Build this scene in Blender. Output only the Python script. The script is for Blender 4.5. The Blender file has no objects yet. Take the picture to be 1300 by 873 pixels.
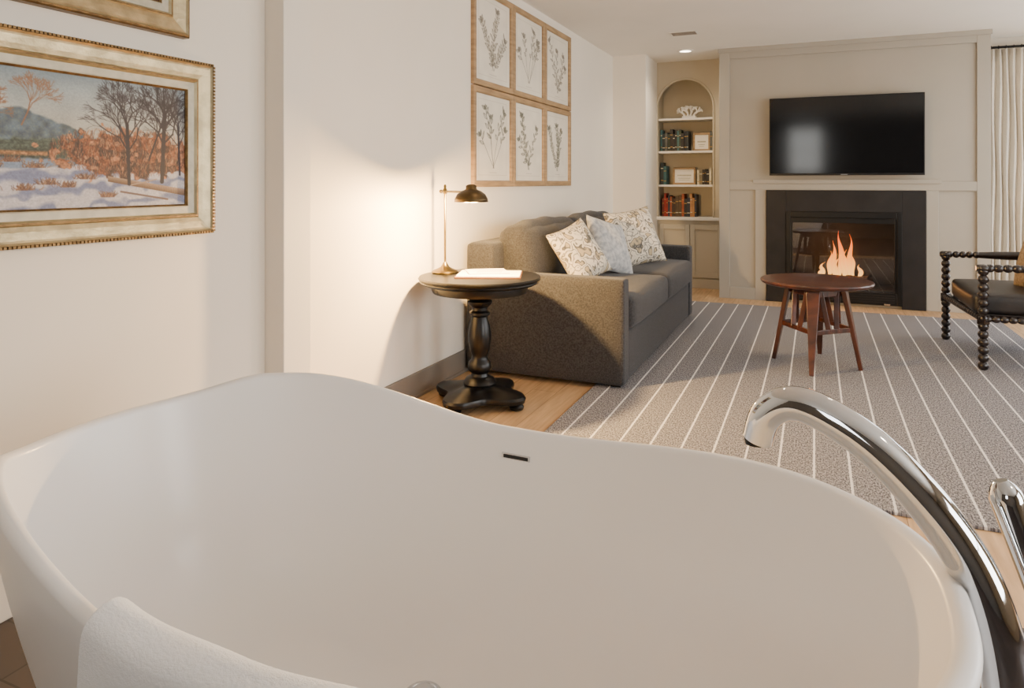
import bpy, bmesh, math, random
import numpy as np
from mathutils import Vector, Matrix
random.seed(7); np.random.seed(7)
S = bpy.context.scene
COL = S.collection

# ------------------------------------------------------------------ helpers
def lin(c):
    return tuple(((v/255.0)/12.92 if v/255.0 <= 0.04045 else ((v/255.0+0.055)/1.055)**2.4) for v in c)

def mat(name, rgb, rough=0.5, metal=0.0, var=0.0, vscale=8.0, rgb2=None, bump=0.0, bscale=60.0,
        stretch=(1,1,1), coat=0.0, sheen=0.0, detail=4.0, spec=0.5):
    m = bpy.data.materials.new(name); m.use_nodes = True
    nt = m.node_tree; b = nt.nodes['Principled BSDF']
    b.inputs['Base Color'].default_value = (*lin(rgb), 1)
    b.inputs['Roughness'].default_value = rough
    b.inputs['Metallic'].default_value = metal
    b.inputs['Coat Weight'].default_value = coat
    b.inputs['Sheen Weight'].default_value = sheen
    b.inputs['Specular IOR Level'].default_value = spec
    tc = nt.nodes.new('ShaderNodeTexCoord'); mp = nt.nodes.new('ShaderNodeMapping')
    mp.inputs['Scale'].default_value = stretch
    nt.links.new(tc.outputs['Object'], mp.inputs['Vector'])
    n = nt.nodes.new('ShaderNodeTexNoise'); n.inputs['Scale'].default_value = vscale; n.inputs['Detail'].default_value = detail
    nt.links.new(mp.outputs[0], n.inputs['Vector'])
    r = nt.nodes.new('ShaderNodeValToRGB')
    c2 = lin(rgb2) if rgb2 else tuple(max(0, c*(1-var)) for c in lin(rgb))
    c1 = lin(rgb) if rgb2 else tuple(min(1, c*(1+var*0.5)) for c in lin(rgb))
    r.color_ramp.elements[0].color = (*c2, 1); r.color_ramp.elements[1].color = (*c1, 1)
    r.color_ramp.elements[0].position = 0.35; r.color_ramp.elements[1].position = 0.65
    nt.links.new(n.outputs['Fac'], r.inputs['Fac']); nt.links.new(r.outputs[0], b.inputs['Base Color'])
    if bump > 0:
        n2 = nt.nodes.new('ShaderNodeTexNoise'); n2.inputs['Scale'].default_value = bscale; n2.inputs['Detail'].default_value = 3
        nt.links.new(mp.outputs[0], n2.inputs['Vector'])
        bp = nt.nodes.new('ShaderNodeBump'); bp.inputs['Strength'].default_value = bump; bp.inputs['Distance'].default_value = 0.004
        nt.links.new(n2.outputs['Fac'], bp.inputs['Height']); nt.links.new(bp.outputs[0], b.inputs['Normal'])
    return m

def emis(name, rgb, s):
    m = bpy.data.materials.new(name); m.use_nodes = True
    b = m.node_tree.nodes['Principled BSDF']
    b.inputs['Base Color'].default_value = (*lin(rgb), 1)
    b.inputs['Emission Color'].default_value = (*lin(rgb), 1); b.inputs['Emission Strength'].default_value = s
    return m

def grp(name, loc=(0, 0, 0)):
    e = bpy.data.objects.new(name, None); e.empty_display_size = 0.1; e.location = loc
    COL.objects.link(e); return e

def par(o, g):
    if g is not None:
        o.parent = g; o.matrix_parent_inverse = Matrix.Translation(-Vector(g.location))
    return o

def mesh(name, vs, fs, m, g=None, smooth=False, fmats=None):
    me = bpy.data.meshes.new(name); me.from_pydata([tuple(v) for v in vs], [], fs)
    bm = bmesh.new(); bm.from_mesh(me); bmesh.ops.recalc_face_normals(bm, faces=bm.faces); bm.to_mesh(me); bm.free()
    if isinstance(m, (list, tuple)):
        for q in m: me.materials.append(q)
    elif m: me.materials.append(m)
    if fmats:
        for i, p in enumerate(me.polygons): p.material_index = fmats[i]
    if smooth:
        for p in me.polygons: p.use_smooth = True
    o = bpy.data.objects.new(name, me); COL.objects.link(o); par(o, g)
    return o

def bev(o, w, seg=2):
    b = o.modifiers.new('bev', 'BEVEL'); b.width = w; b.segments = seg; b.limit_method = 'ANGLE'; b.angle_limit = math.radians(40)
    return o

BF = [(0,1,3,2),(4,6,7,5),(0,4,5,1),(2,3,7,6),(0,2,6,4),(1,5,7,3)]
def boxes(name, L, m, g=None, bevel=0.0, seg=2, mi=None):
    vs = []; fs = []; fm = []
    for k, (x0,x1,y0,y1,z0,z1) in enumerate(L):
        b = len(vs)
        for x in (x0,x1):
            for y in (y0,y1):
                for z in (z0,z1): vs.append((x,y,z))
        for f in BF:
            fs.append(tuple(b+i for i in f)); fm.append(mi[k] if mi else 0)
    o = mesh(name, vs, fs, m, g, fmats=fm if mi else None)
    if bevel: bev(o, bevel, seg)
    return o

def box(name, x0,x1,y0,y1,z0,z1, m, g=None, bevel=0.0, seg=2):
    return boxes(name, [(x0,x1,y0,y1,z0,z1)], m, g, bevel, seg)

def obox(name, p0, p1, w0, d0, w1, d1, m, g=None, bevel=0.003, side=None):
    """tapered bar between p0 and p1"""
    p0 = Vector(p0); p1 = Vector(p1); t = (p1-p0).normalized()
    s = Vector(side) if side else (Vector((0,0,1)).cross(t) if abs(t.z) < .9 else Vector((0,1,0)).cross(t))
    s = (s - t*s.dot(t)).normalized(); n = t.cross(s)
    vs = []
    for p, w, d in ((p0,w0,d0),(p1,w1,d1)):
        for a, b in ((-1,-1),(1,-1),(1,1),(-1,1)): vs.append(p + s*a*w/2 + n*b*d/2)
    o = mesh(name, vs, [(0,1,2,3),(4,5,6,7),(0,1,5,4),(1,2,6,5),(2,3,7,6),(3,0,4,7)], m, g)
    if bevel: bev(o, bevel)
    return o

def lathe(name, prof, p0, m, g=None, axis=(0,0,1), n=32, smooth=True, plan=None):
    """prof: list of (r, h) along axis from p0"""
    p0 = Vector(p0); t = Vector(axis).normalized()
    s = Vector((1,0,0)) if abs(t.x) < .9 else Vector((0,1,0))
    s = (s - t*s.dot(t)).normalized(); q = t.cross(s)
    vs = []; fs = []
    for r, h in prof:
        for i in range(n):
            a = 2*math.pi*i/n; k = plan(a) if plan else 1
            vs.append(p0 + t*h + (s*math.cos(a) + q*math.sin(a))*r*k)
    for j in range(len(prof)-1):
        for i in range(n):
            fs.append((j*n+i, j*n+(i+1)%n, (j+1)*n+(i+1)%n, (j+1)*n+i))
    fs.append(tuple(range(n))); fs.append(tuple((len(prof)-1)*n+i for i in range(n)))
    o = mesh(name, vs, fs, m, g, smooth)
    if smooth:
        e = o.modifiers.new('es', 'EDGE_SPLIT'); e.split_angle = math.radians(42)
    return o

def between(name, p0, p1, fn, m, g=None, steps=40, n=20):
    p0 = Vector(p0); p1 = Vector(p1); L = (p1-p0).length
    return lathe(name, [(fn(i/steps), L*i/steps) for i in range(steps+1)], p0, m, g, axis=(p1-p0), n=n)

def spool(name, p0, p1, r, pitch, m, g):
    L = (Vector(p1)-Vector(p0)).length; k = max(1, round(L/pitch))
    return between(name, p0, p1, lambda t: r*(0.55+0.45*abs(math.sin(math.pi*k*t))**0.7), m, g, steps=k*8, n=16)

def crom(P, k=8):
    P = [Vector(p) for p in P]; Q = [P[0]*2-P[1]] + P + [P[-1]*2-P[-2]]; out = []
    for i in range(1, len(Q)-2):
        a,b,c,d = Q[i-1:i+3]
        for j in range(k):
            t = j/k
            out.append(0.5*((2*b)+(-a+c)*t+(2*a-5*b+4*c-d)*t*t+(-a+3*b-3*c+d)*t**3))
    out.append(P[-1]); return out

def sweep(name, P, R, m, g=None, up=(0,1,0), n=20, cap=True):
    P = [Vector(p) for p in P]; vs = []; fs = []; up = Vector(up)
    for i, p in enumerate(P):
        t = (P[min(i+1,len(P)-1)] - P[max(i-1,0)]).normalized()
        s = (up - t*up.dot(t)).normalized(); q = t.cross(s)
        ra, rb = R(i/(len(P)-1)) if callable(R) else R
        for k in range(n):
            a = 2*math.pi*k/n; vs.append(p + s*math.cos(a)*ra + q*math.sin(a)*rb)
    for j in range(len(P)-1):
        for i in range(n):
            fs.append((j*n+i, j*n+(i+1)%n, (j+1)*n+(i+1)%n, (j+1)*n+i))
    if cap: fs += [tuple(range(n)), tuple((len(P)-1)*n+i for i in range(n))]
    o = mesh(name, vs, fs, m, g, True)
    e = o.modifiers.new('es', 'EDGE_SPLIT'); e.split_angle = math.radians(50)
    return o

def rbox(name, c, size, r, m, g=None, puff=(0,0,0), n=14, rot=None, wob=0.0):
    bm = bmesh.new(); bmesh.ops.create_cube(bm, size=2.0)
    bmesh.ops.subdivide_edges(bm, edges=bm.edges[:], cuts=n, use_grid_fill=True)
    h = Vector(size)/2
    for v in bm.verts:
        p = Vector([math.copysign(1-(1-min(1,abs(a)))**1.5, a) for a in v.co])
        q = Vector([p[i]*h[i] for i in range(3)])
        cc = Vector([max(-(h[i]-r), min(h[i]-r, q[i])) for i in range(3)])
        d = q-cc
        if d.length > 1e-6: q = cc + d.normalized()*r
        for i in range(3):
            a, b = [j for j in range(3) if j != i]
            if abs(p[i]) > 0.5:
                q[i] += math.copysign(puff[i]*(1-p[a]**2)*(1-p[b]**2), p[i])
        if wob:
            q += Vector((math.sin(q.y*17+q.z*9), math.sin(q.x*15+2+q.z*13), math.sin(q.x*11+q.y*19)))*wob
        if rot: q = rot @ q
        v.co = q + Vector(c)
    me = bpy.data.meshes.new(name); bm.to_mesh(me); bm.free(); me.materials.append(m)
    for p in me.polygons: p.use_smooth = True
    o = bpy.data.objects.new(name, me); COL.objects.link(o); par(o, g); return o

def pillow(name, c, w, t, m, N, U, g=None, n=26, roll=0.0):
    N = Vector(N).normalized(); U = Vector(U); U = (U - N*U.dot(N)).normalized(); R = U.cross(N)
    if roll:
        q = Matrix.Rotation(roll, 3, N); U = q@U; R = q@R
    bm = bmesh.new()
    for sgn in (1,-1):
        grid = []
        for i in range(n+1):
            row = []
            for j in range(n+1):
                a = -1+2*i/n; b = -1+2*j/n
                th = t*0.5*((1-a**4)*(1-b**4))**0.6*(0.75+0.25*math.cos(a*1.5)*math.cos(b*1.5))
                th *= 1+0.06*math.sin(a*5+b*3)
                x = a*w/2*(1-0.09*(1-b*b)*abs(a)); y = b*w/2*(1-0.09*(1-a*a)*abs(b))
                row.append(bm.verts.new(Vector(c)+R*x+U*y+N*th*sgn))
            grid.append(row)
        for i in range(n):
            for j in range(n): bm.faces.new((grid[i][j],grid[i+1][j],grid[i+1][j+1],grid[i][j+1]))
    bmesh.ops.remove_doubles(bm, verts=bm.verts[:], dist=0.0004)
    bmesh.ops.recalc_face_normals(bm, faces=bm.faces)
    me = bpy.data.meshes.new(name); bm.to_mesh(me); bm.free(); me.materials.append(m)
    for p in me.polygons: p.use_smooth = True
    o = bpy.data.objects.new(name, me); COL.objects.link(o); par(o, g); return o

def prism_y(name, polys, y0, y1, m, g=None):
    vs = []; fs = []
    for P in polys:
        b = len(vs); k = len(P)
        for y in (y0,y1):
            for x,z in P: vs.append((x,y,z))
        fs += [tuple(b+i for i in range(k)), tuple(b+k+i for i in range(k))]
        for i in range(k): fs.append((b+i, b+(i+1)%k, b+k+(i+1)%k, b+k+i))
    return mesh(name, vs, fs, m, g)

def wall(name, axis, p0, p1, u0, u1, z0, z1, holes, m):
    L = []
    us = sorted({u0,u1,*[h[0] for h in holes],*[h[1] for h in holes]})
    zs = sorted({z0,z1,*[h[2] for h in holes],*[h[3] for h in holes]})
    for i in range(len(us)-1):
        for j in range(len(zs)-1):
            uc = (us[i]+us[i+1])/2; zc = (zs[j]+zs[j+1])/2
            if any(h[0]<uc<h[1] and h[2]<zc<h[3] for h in holes): continue
            L.append((p0,p1,us[i],us[i+1],zs[j],zs[j+1]) if axis=='x' else (us[i],us[i+1],p0,p1,zs[j],zs[j+1]))
    return boxes(name, L, m)

# ------------------------------------------------------------------ materials
M_wall = mat('wall_paint', (235,227,213), 0.75, var=0.02, vscale=2)
M_wallbk = mat('unseen_wall_muted', (150,142,130), 0.75, var=0.04, vscale=2)  # unseen right wall, made-up duller tone to cut bounce and add contrast
M_walldk = mat('unseen_wall_dark', (84,79,74), 0.7, var=0.05, vscale=2)  # unseen back wall, made-up dark tone to give the chrome dark reflections
M_ceil = mat('ceiling_paint', (240,235,226), 0.8, var=0.02, vscale=2)
M_panel = mat('panel_paint', (168,162,150), 0.6, var=0.03, vscale=2)
M_base = mat('baseboard_paint', (128,118,107), 0.5, var=0.04, vscale=3)
M_white = mat('trim_white', (236,231,222), 0.5, var=0.02)
M_tub = mat('solid_surface_white', (244,240,236), 0.3, var=0.01, vscale=1.5, spec=0.4)
M_chrome = mat('chrome', (205,207,210), 0.05, 1.0, var=0.02)
M_black = mat('black_paint', (10,9,9), 0.32, var=0.2, vscale=30, spec=.4)
M_slate = mat('slate', (34,32,33), 0.55, var=0.25, vscale=5, bump=0.1, bscale=20, spec=.3)
M_metal = mat('black_metal', (10,10,11), 0.4, 0.3, var=0.1)
M_brass = mat('aged_brass', (134,114,70), 0.3, 1.0, var=0.3, vscale=14)
M_bronze = mat('bronze_shade', (88,72,48), 0.38, 0.9, var=0.25, vscale=18)
M_gold = mat('champagne_frame', (184,168,132), 0.36, 0.8, var=0.25, vscale=18, bump=0.25, bscale=90)
M_golddk = mat('gold_bead', (120,94,58), 0.42, 0.7, var=0.4, vscale=40, bump=0.4, bscale=120)
M_linen = mat('frame_liner', (186,180,160), 0.5, 0.2, var=0.15, vscale=30)
M_oak = mat('frame_oak', (166,136,98), 0.5, var=0.25, vscale=6, stretch=(1,1,8), bump=0.15, bscale=60)
M_sofa = mat('sofa_fabric', (64,63,65), 0.95, rgb2=(38,38,40), vscale=120, bump=0.5, bscale=420, sheen=0.12)
M_leather = mat('dark_leather', (34,31,31), 0.42, var=0.2, vscale=12, bump=0.15, bscale=90)
M_spool = mat('spool_wood', (26,17,14), 0.3, var=0.3, vscale=20, coat=0.3)
M_walnut = mat('table_wood', (84,43,27), 0.34, rgb2=(48,24,16), vscale=6, stretch=(1,9,1), coat=0.15)
M_towel = mat('terry_cloth', (249,248,247), 0.98, var=0.02, vscale=120, bump=0.25, bscale=500, sheen=0.3)
M_curtain = mat('curtain_linen', (226,218,203), 0.9, var=0.05, vscale=90, bump=0.2, bscale=300)
M_paper = mat('paper', (240,234,222), 0.8, var=0.03, vscale=6)
M_taupe = mat('bookcase_paint', (190,180,159), 0.6, var=0.03, vscale=3)
M_brown = mat('menu_leather', (110,70,40), 0.5, var=0.2, vscale=20)
M_dark = mat('slot_dark', (20,20,20), 0.6)
M_screen = mat('tv_screen', (12,13,16), 0.10, var=0.05, spec=0.45)
M_coral = mat('coral_white', (240,236,230), 0.6, var=0.04, vscale=20)
M_pillowblue = mat('pillow_slub', (150,152,155), 0.95, rgb2=(196,195,192), vscale=34, bump=0.5, bscale=300, sheen=0.2)
M_tan = mat('pillow_tan', (166,144,114), 0.95, rgb2=(130,108,82), vscale=60, bump=0.4, bscale=300)

def wood_floor():
    m = bpy.data.materials.new('oak_planks'); m.use_nodes = True; nt = m.node_tree; b = nt.nodes['Principled BSDF']
    tc = nt.nodes.new('ShaderNodeTexCoord'); mp = nt.nodes.new('ShaderNodeMapping'); mp.inputs['Rotation'].default_value = (0,0,math.radians(90))
    nt.links.new(tc.outputs['Object'], mp.inputs['Vector'])
    br = nt.nodes.new('ShaderNodeTexBrick'); br.inputs['Scale'].default_value = 1
    br.inputs['Brick Width'].default_value = 1.5; br.inputs['Row Height'].default_value = 0.15; br.inputs['Mortar Size'].default_value = 0.0015
    br.inputs['Color1'].default_value = (*lin((206,176,138)),1); br.inputs['Color2'].default_value = (*lin((188,156,118)),1); br.inputs['Mortar'].default_value = (*lin((120,94,66)),1)
    nt.links.new(mp.outputs[0], br.inputs['Vector'])
    m2 = nt.nodes.new('ShaderNodeMapping'); m2.inputs['Scale'].default_value = (14,1.2,1); nt.links.new(tc.outputs['Object'], m2.inputs['Vector'])
    n = nt.nodes.new('ShaderNodeTexNoise'); n.inputs['Scale'].default_value = 3; n.inputs['Detail'].default_value = 7; nt.links.new(m2.outputs[0], n.inputs['Vector'])
    r = nt.nodes.new('ShaderNodeValToRGB'); r.color_ramp.elements[0].color = (.72,.66,.6,1); r.color_ramp.elements[1].color = (1.1,1.08,1.05,1)
    r.color_ramp.elements[0].position = .3; r.color_ramp.elements[1].position = .7
    nt.links.new(n.outputs['Fac'], r.inputs['Fac'])
    mx = nt.nodes.new('ShaderNodeMix'); mx.data_type = 'RGBA'; mx.blend_type = 'MULTIPLY'; mx.inputs[0].default_value = 1
    nt.links.new(br.outputs['Color'], mx.inputs[6]); nt.links.new(r.outputs[0], mx.inputs[7]); nt.links.new(mx.outputs[2], b.inputs['Base Color'])
    b.inputs['Roughness'].default_value = 0.42
    return m
M_floor = wood_floor()

def tile_floor():
    m = bpy.data.materials.new('brown_plank_tile'); m.use_nodes = True; nt = m.node_tree; b = nt.nodes['Principled BSDF']
    tc = nt.nodes.new('ShaderNodeTexCoord')
    br = nt.nodes.new('ShaderNodeTexBrick'); br.inputs['Scale'].default_value = 1
    br.inputs['Brick Width'].default_value = 0.9; br.inputs['Row Height'].default_value = 0.15; br.inputs['Mortar Size'].default_value = 0.003
    br.inputs['Color1'].default_value = (*lin((76,66,62)),1); br.inputs['Color2'].default_value = (*lin((60,52,50)),1); br.inputs['Mortar'].default_value = (*lin((38,34,33)),1)
    nt.links.new(tc.outputs['Object'], br.inputs['Vector']); nt.links.new(br.outputs['Color'], b.inputs['Base Color'])
    b.inputs['Roughness'].default_value = 0.45
    return m
M_tile = tile_floor()

def rug_mat():
    m = bpy.data.materials.new('striped_wool_rug'); m.use_nodes = True; nt = m.node_tree; b = nt.nodes['Principled BSDF']; N = nt.nodes; Lk = nt.links
    tc = N.new('ShaderNodeTexCoord'); sp = N.new('ShaderNodeSeparateXYZ'); Lk.new(tc.outputs['Object'], sp.inputs[0])
    nz = N.new('ShaderNodeTexNoise'); nz.inputs['Scale'].default_value = 70; Lk.new(tc.outputs['Object'], nz.inputs['Vector'])
    def mth(op, a, bb=None, c=None):
        k = N.new('ShaderNodeMath'); k.operation = op
        for i, v in enumerate((a,bb,c)):
            if v is None: continue
            if isinstance(v,(int,float)): k.inputs[i].default_value = v
            else: Lk.new(v, k.inputs[i])
        return k.outputs[0]
    x = mth('ADD', sp.outputs['X'], mth('MULTIPLY', mth('SUBTRACT', nz.outputs['Fac'], .5), 0.008))
    x = mth('ADD', x, 10.0)
    fr = mth('FRACT', mth('DIVIDE', x, 0.136))
    line = mth('MULTIPLY', mth('LESS_THAN', mth('ABSOLUTE', mth('SUBTRACT', fr, .5)), 0.034), .9)
    mp = N.new('ShaderNodeMapping'); mp.inputs['Scale'].default_value = (170,75,1); Lk.new(tc.outputs['Object'], mp.inputs['Vector'])
    n2 = N.new('ShaderNodeTexNoise'); n2.inputs['Scale'].default_value = 1; n2.inputs['Detail'].default_value = 2; Lk.new(mp.outputs[0], n2.inputs['Vector'])
    r = N.new('ShaderNodeValToRGB'); r.color_ramp.elements[0].position = .38; r.color_ramp.elements[1].position = .62
    r.color_ramp.elements[0].color = (*lin((80,80,86)),1); r.color_ramp.elements[1].color = (*lin((158,156,158)),1)
    Lk.new(n2.outputs['Fac'], r.inputs['Fac'])
    mx = N.new('ShaderNodeMix'); mx.data_type = 'RGBA'; Lk.new(line, mx.inputs[0]); Lk.new(r.outputs[0], mx.inputs[6]); mx.inputs[7].default_value = (*lin((232,229,226)),1)
    Lk.new(mx.outputs[2], b.inputs['Base Color']); b.inputs['Roughness'].default_value = 1; b.inputs['Specular IOR Level'].default_value = 0.1
    bp = N.new('ShaderNodeBump'); bp.inputs['Strength'].default_value = .5; bp.inputs['Distance'].default_value = .004
    Lk.new(n2.outputs['Fac'], bp.inputs['Height']); Lk.new(bp.outputs[0], b.inputs['Normal'])
    return m
M_rug = rug_mat()

def leaf_mat():
    m = bpy.data.materials.new('leaf_print_linen'); m.use_nodes = True; nt = m.node_tree; b = nt.nodes['Principled BSDF']; N = nt.nodes; Lk = nt.links
    tc = N.new('ShaderNodeTexCoord')
    nz = N.new('ShaderNodeTexNoise'); nz.inputs['Scale'].default_value = 9; Lk.new(tc.outputs['Object'], nz.inputs['Vector'])
    mx0 = N.new('ShaderNodeMix'); mx0.data_type = 'RGBA'; mx0.inputs[0].default_value = .2; Lk.new(tc.outputs['Object'], mx0.inputs[6]); Lk.new(nz.outputs['Color'], mx0.inputs[7])
    v = N.new('ShaderNodeTexVoronoi'); v.feature = 'DISTANCE_TO_EDGE'; v.inputs['Scale'].default_value = 10; Lk.new(mx0.outputs[2], v.inputs['Vector'])
    r = N.new('ShaderNodeValToRGB'); e = r.color_ramp.elements; cr = lin((220,209,188))
    e[0].position = 0; e[0].color = (*lin((84,84,84)),1); e[1].position = .05; e[1].color = (*cr,1)
    k = e.new(.16); k.color = (*cr,1); k = e.new(.18); k.color = (*lin((66,66,66)),1); k = e.new(.225); k.color = (*lin((120,114,102)),1); k = e.new(.28); k.color = (*lin((186,168,134)),1)
    Lk.new(v.outputs['Distance'], r.inputs['Fac']); Lk.new(r.outputs[0], b.inputs['Base Color']); b.inputs['Roughness'].default_value = .95
    return m
M_leaf = leaf_mat()

def glassy(name, tint=(1,1,1), gl=0.12):
    m = bpy.data.materials.new(name); m.use_nodes = True; nt = m.node_tree; nt.nodes.clear()
    o = nt.nodes.new('ShaderNodeOutputMaterial'); t = nt.nodes.new('ShaderNodeBsdfTransparent'); t.inputs[0].default_value = (*tint,1)
    g = nt.nodes.new('ShaderNodeBsdfGlossy'); g.inputs['Roughness'].default_value = 0.02
    mx = nt.nodes.new('ShaderNodeMixShader'); mx.inputs[0].default_value = gl
    nt.links.new(t.outputs[0], mx.inputs[1]); nt.links.new(g.outputs[0], mx.inputs[2]); nt.links.new(mx.outputs[0], o.inputs[0]); return m
M_pane = glassy('window_glass', (1,1,1), .05)
M_fglass = glassy('fireplace_glass', (.85,.85,.85), .06)

def raster_mat():
    m = bpy.data.materials.new('painted_surface'); m.use_nodes = True; nt = m.node_tree; b = nt.nodes['Principled BSDF']
    a = nt.nodes.new('ShaderNodeAttribute'); a.attribute_name = 'paint'; nt.links.new(a.outputs['Color'], b.inputs['Base Color'])
    n = nt.nodes.new('ShaderNodeTexNoise'); n.inputs['Scale'].default_value = 160; bp = nt.nodes.new('ShaderNodeBump'); bp.inputs['Strength'].default_value = .25; bp.inputs['Distance'].default_value=.002
    tc = nt.nodes.new('ShaderNodeTexCoord'); nt.links.new(tc.outputs['Object'], n.inputs['Vector'])
    nt.links.new(n.outputs['Fac'], bp.inputs['Height']); nt.links.new(bp.outputs[0], b.inputs['Normal']); b.inputs['Roughness'].default_value = .6
    return m
M_paint = raster_mat()

def raster_panel(name, A, x, y0, y1, z0, z1, g):
    H, W, _ = A.shape; vs = []
    for i in range(H):
        for j in range(W): vs.append((x, y0+(y1-y0)*j/(W-1), z1-(z1-z0)*i/(H-1)))
    fs = [(i*W+j, (i+1)*W+j, (i+1)*W+j+1, i*W+j+1) for i in range(H-1) for j in range(W-1)]
    me = bpy.data.meshes.new(name); me.from_pydata(vs, [], fs); me.materials.append(M_paint)
    at = me.color_attributes.new('paint', 'FLOAT_COLOR', 'POINT')
    L = np.where(A <= 0.04045, A/12.92, ((A+0.055)/1.055)**2.4)
    buf = np.ones((H*W, 4), dtype=np.float32); buf[:, :3] = L.reshape(-1, 3)
    at.data.foreach_set('color', buf.ravel())
    o = bpy.data.objects.new(name, me); COL.objects.link(o); par(o, g); return o

def smooth_noise(H, W, s, seed):
    rs = np.random.RandomState(seed); h = int(H/s)+3; w = int(W/s)+3; G = rs.rand(h, w)
    y = np.arange(H)/s; x = np.arange(W)/s; yi = y.astype(int); xi = x.astype(int); fy = (y-yi)[:,None]; fx = (x-xi)[None,:]
    fy = fy*fy*(3-2*fy); fx = fx*fx*(3-2*fx)
    a = G[yi][:,xi]; b = G[yi][:,xi+1]; c = G[yi+1][:,xi]; d = G[yi+1][:,xi+1]
    return (a*(1-fx)+b*fx)*(1-fy)+(c*(1-fx)+d*fx)*fy
def stroke(A, x0,y0,x1,y1, w, col, al=1.0):
    H, W, _ = A.shape
    xa = max(0,int(min(x0,x1)-w-2)); xb = min(W,int(max(x0,x1)+w+3)); ya = max(0,int(min(y0,y1)-w-2)); yb = min(H,int(max(y0,y1)+w+3))
    if xa>=xb or ya>=yb: return
    Y, X = np.mgrid[ya:yb, xa:xb]; dx = x1-x0; dy = y1-y0; L = dx*dx+dy*dy+1e-6
    t = np.clip(((X-x0)*dx+(Y-y0)*dy)/L, 0, 1); d = np.hypot(X-x0-t*dx, Y-y0-t*dy)
    k = (np.clip(w/2+.5-d, 0, 1)*al)[...,None]
    A[ya:yb, xa:xb] = A[ya:yb, xa:xb]*(1-k) + np.array(col)/255.0*k
def tree(A, x, y, a, L, w, col, rs, depth):
    x1 = x+math.cos(a)*L; y1 = y-math.sin(a)*L; stroke(A, x,y,x1,y1, max(w,.8), col, .9 if w>1 else .5)
    if depth == 0: return
    for k in range(rs.randint(2,3)):
        tree(A, x1, y1, a+rs.uniform(-.6,.6), L*rs.uniform(.65,.88), w*.66, col, rs, depth-1)

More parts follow.
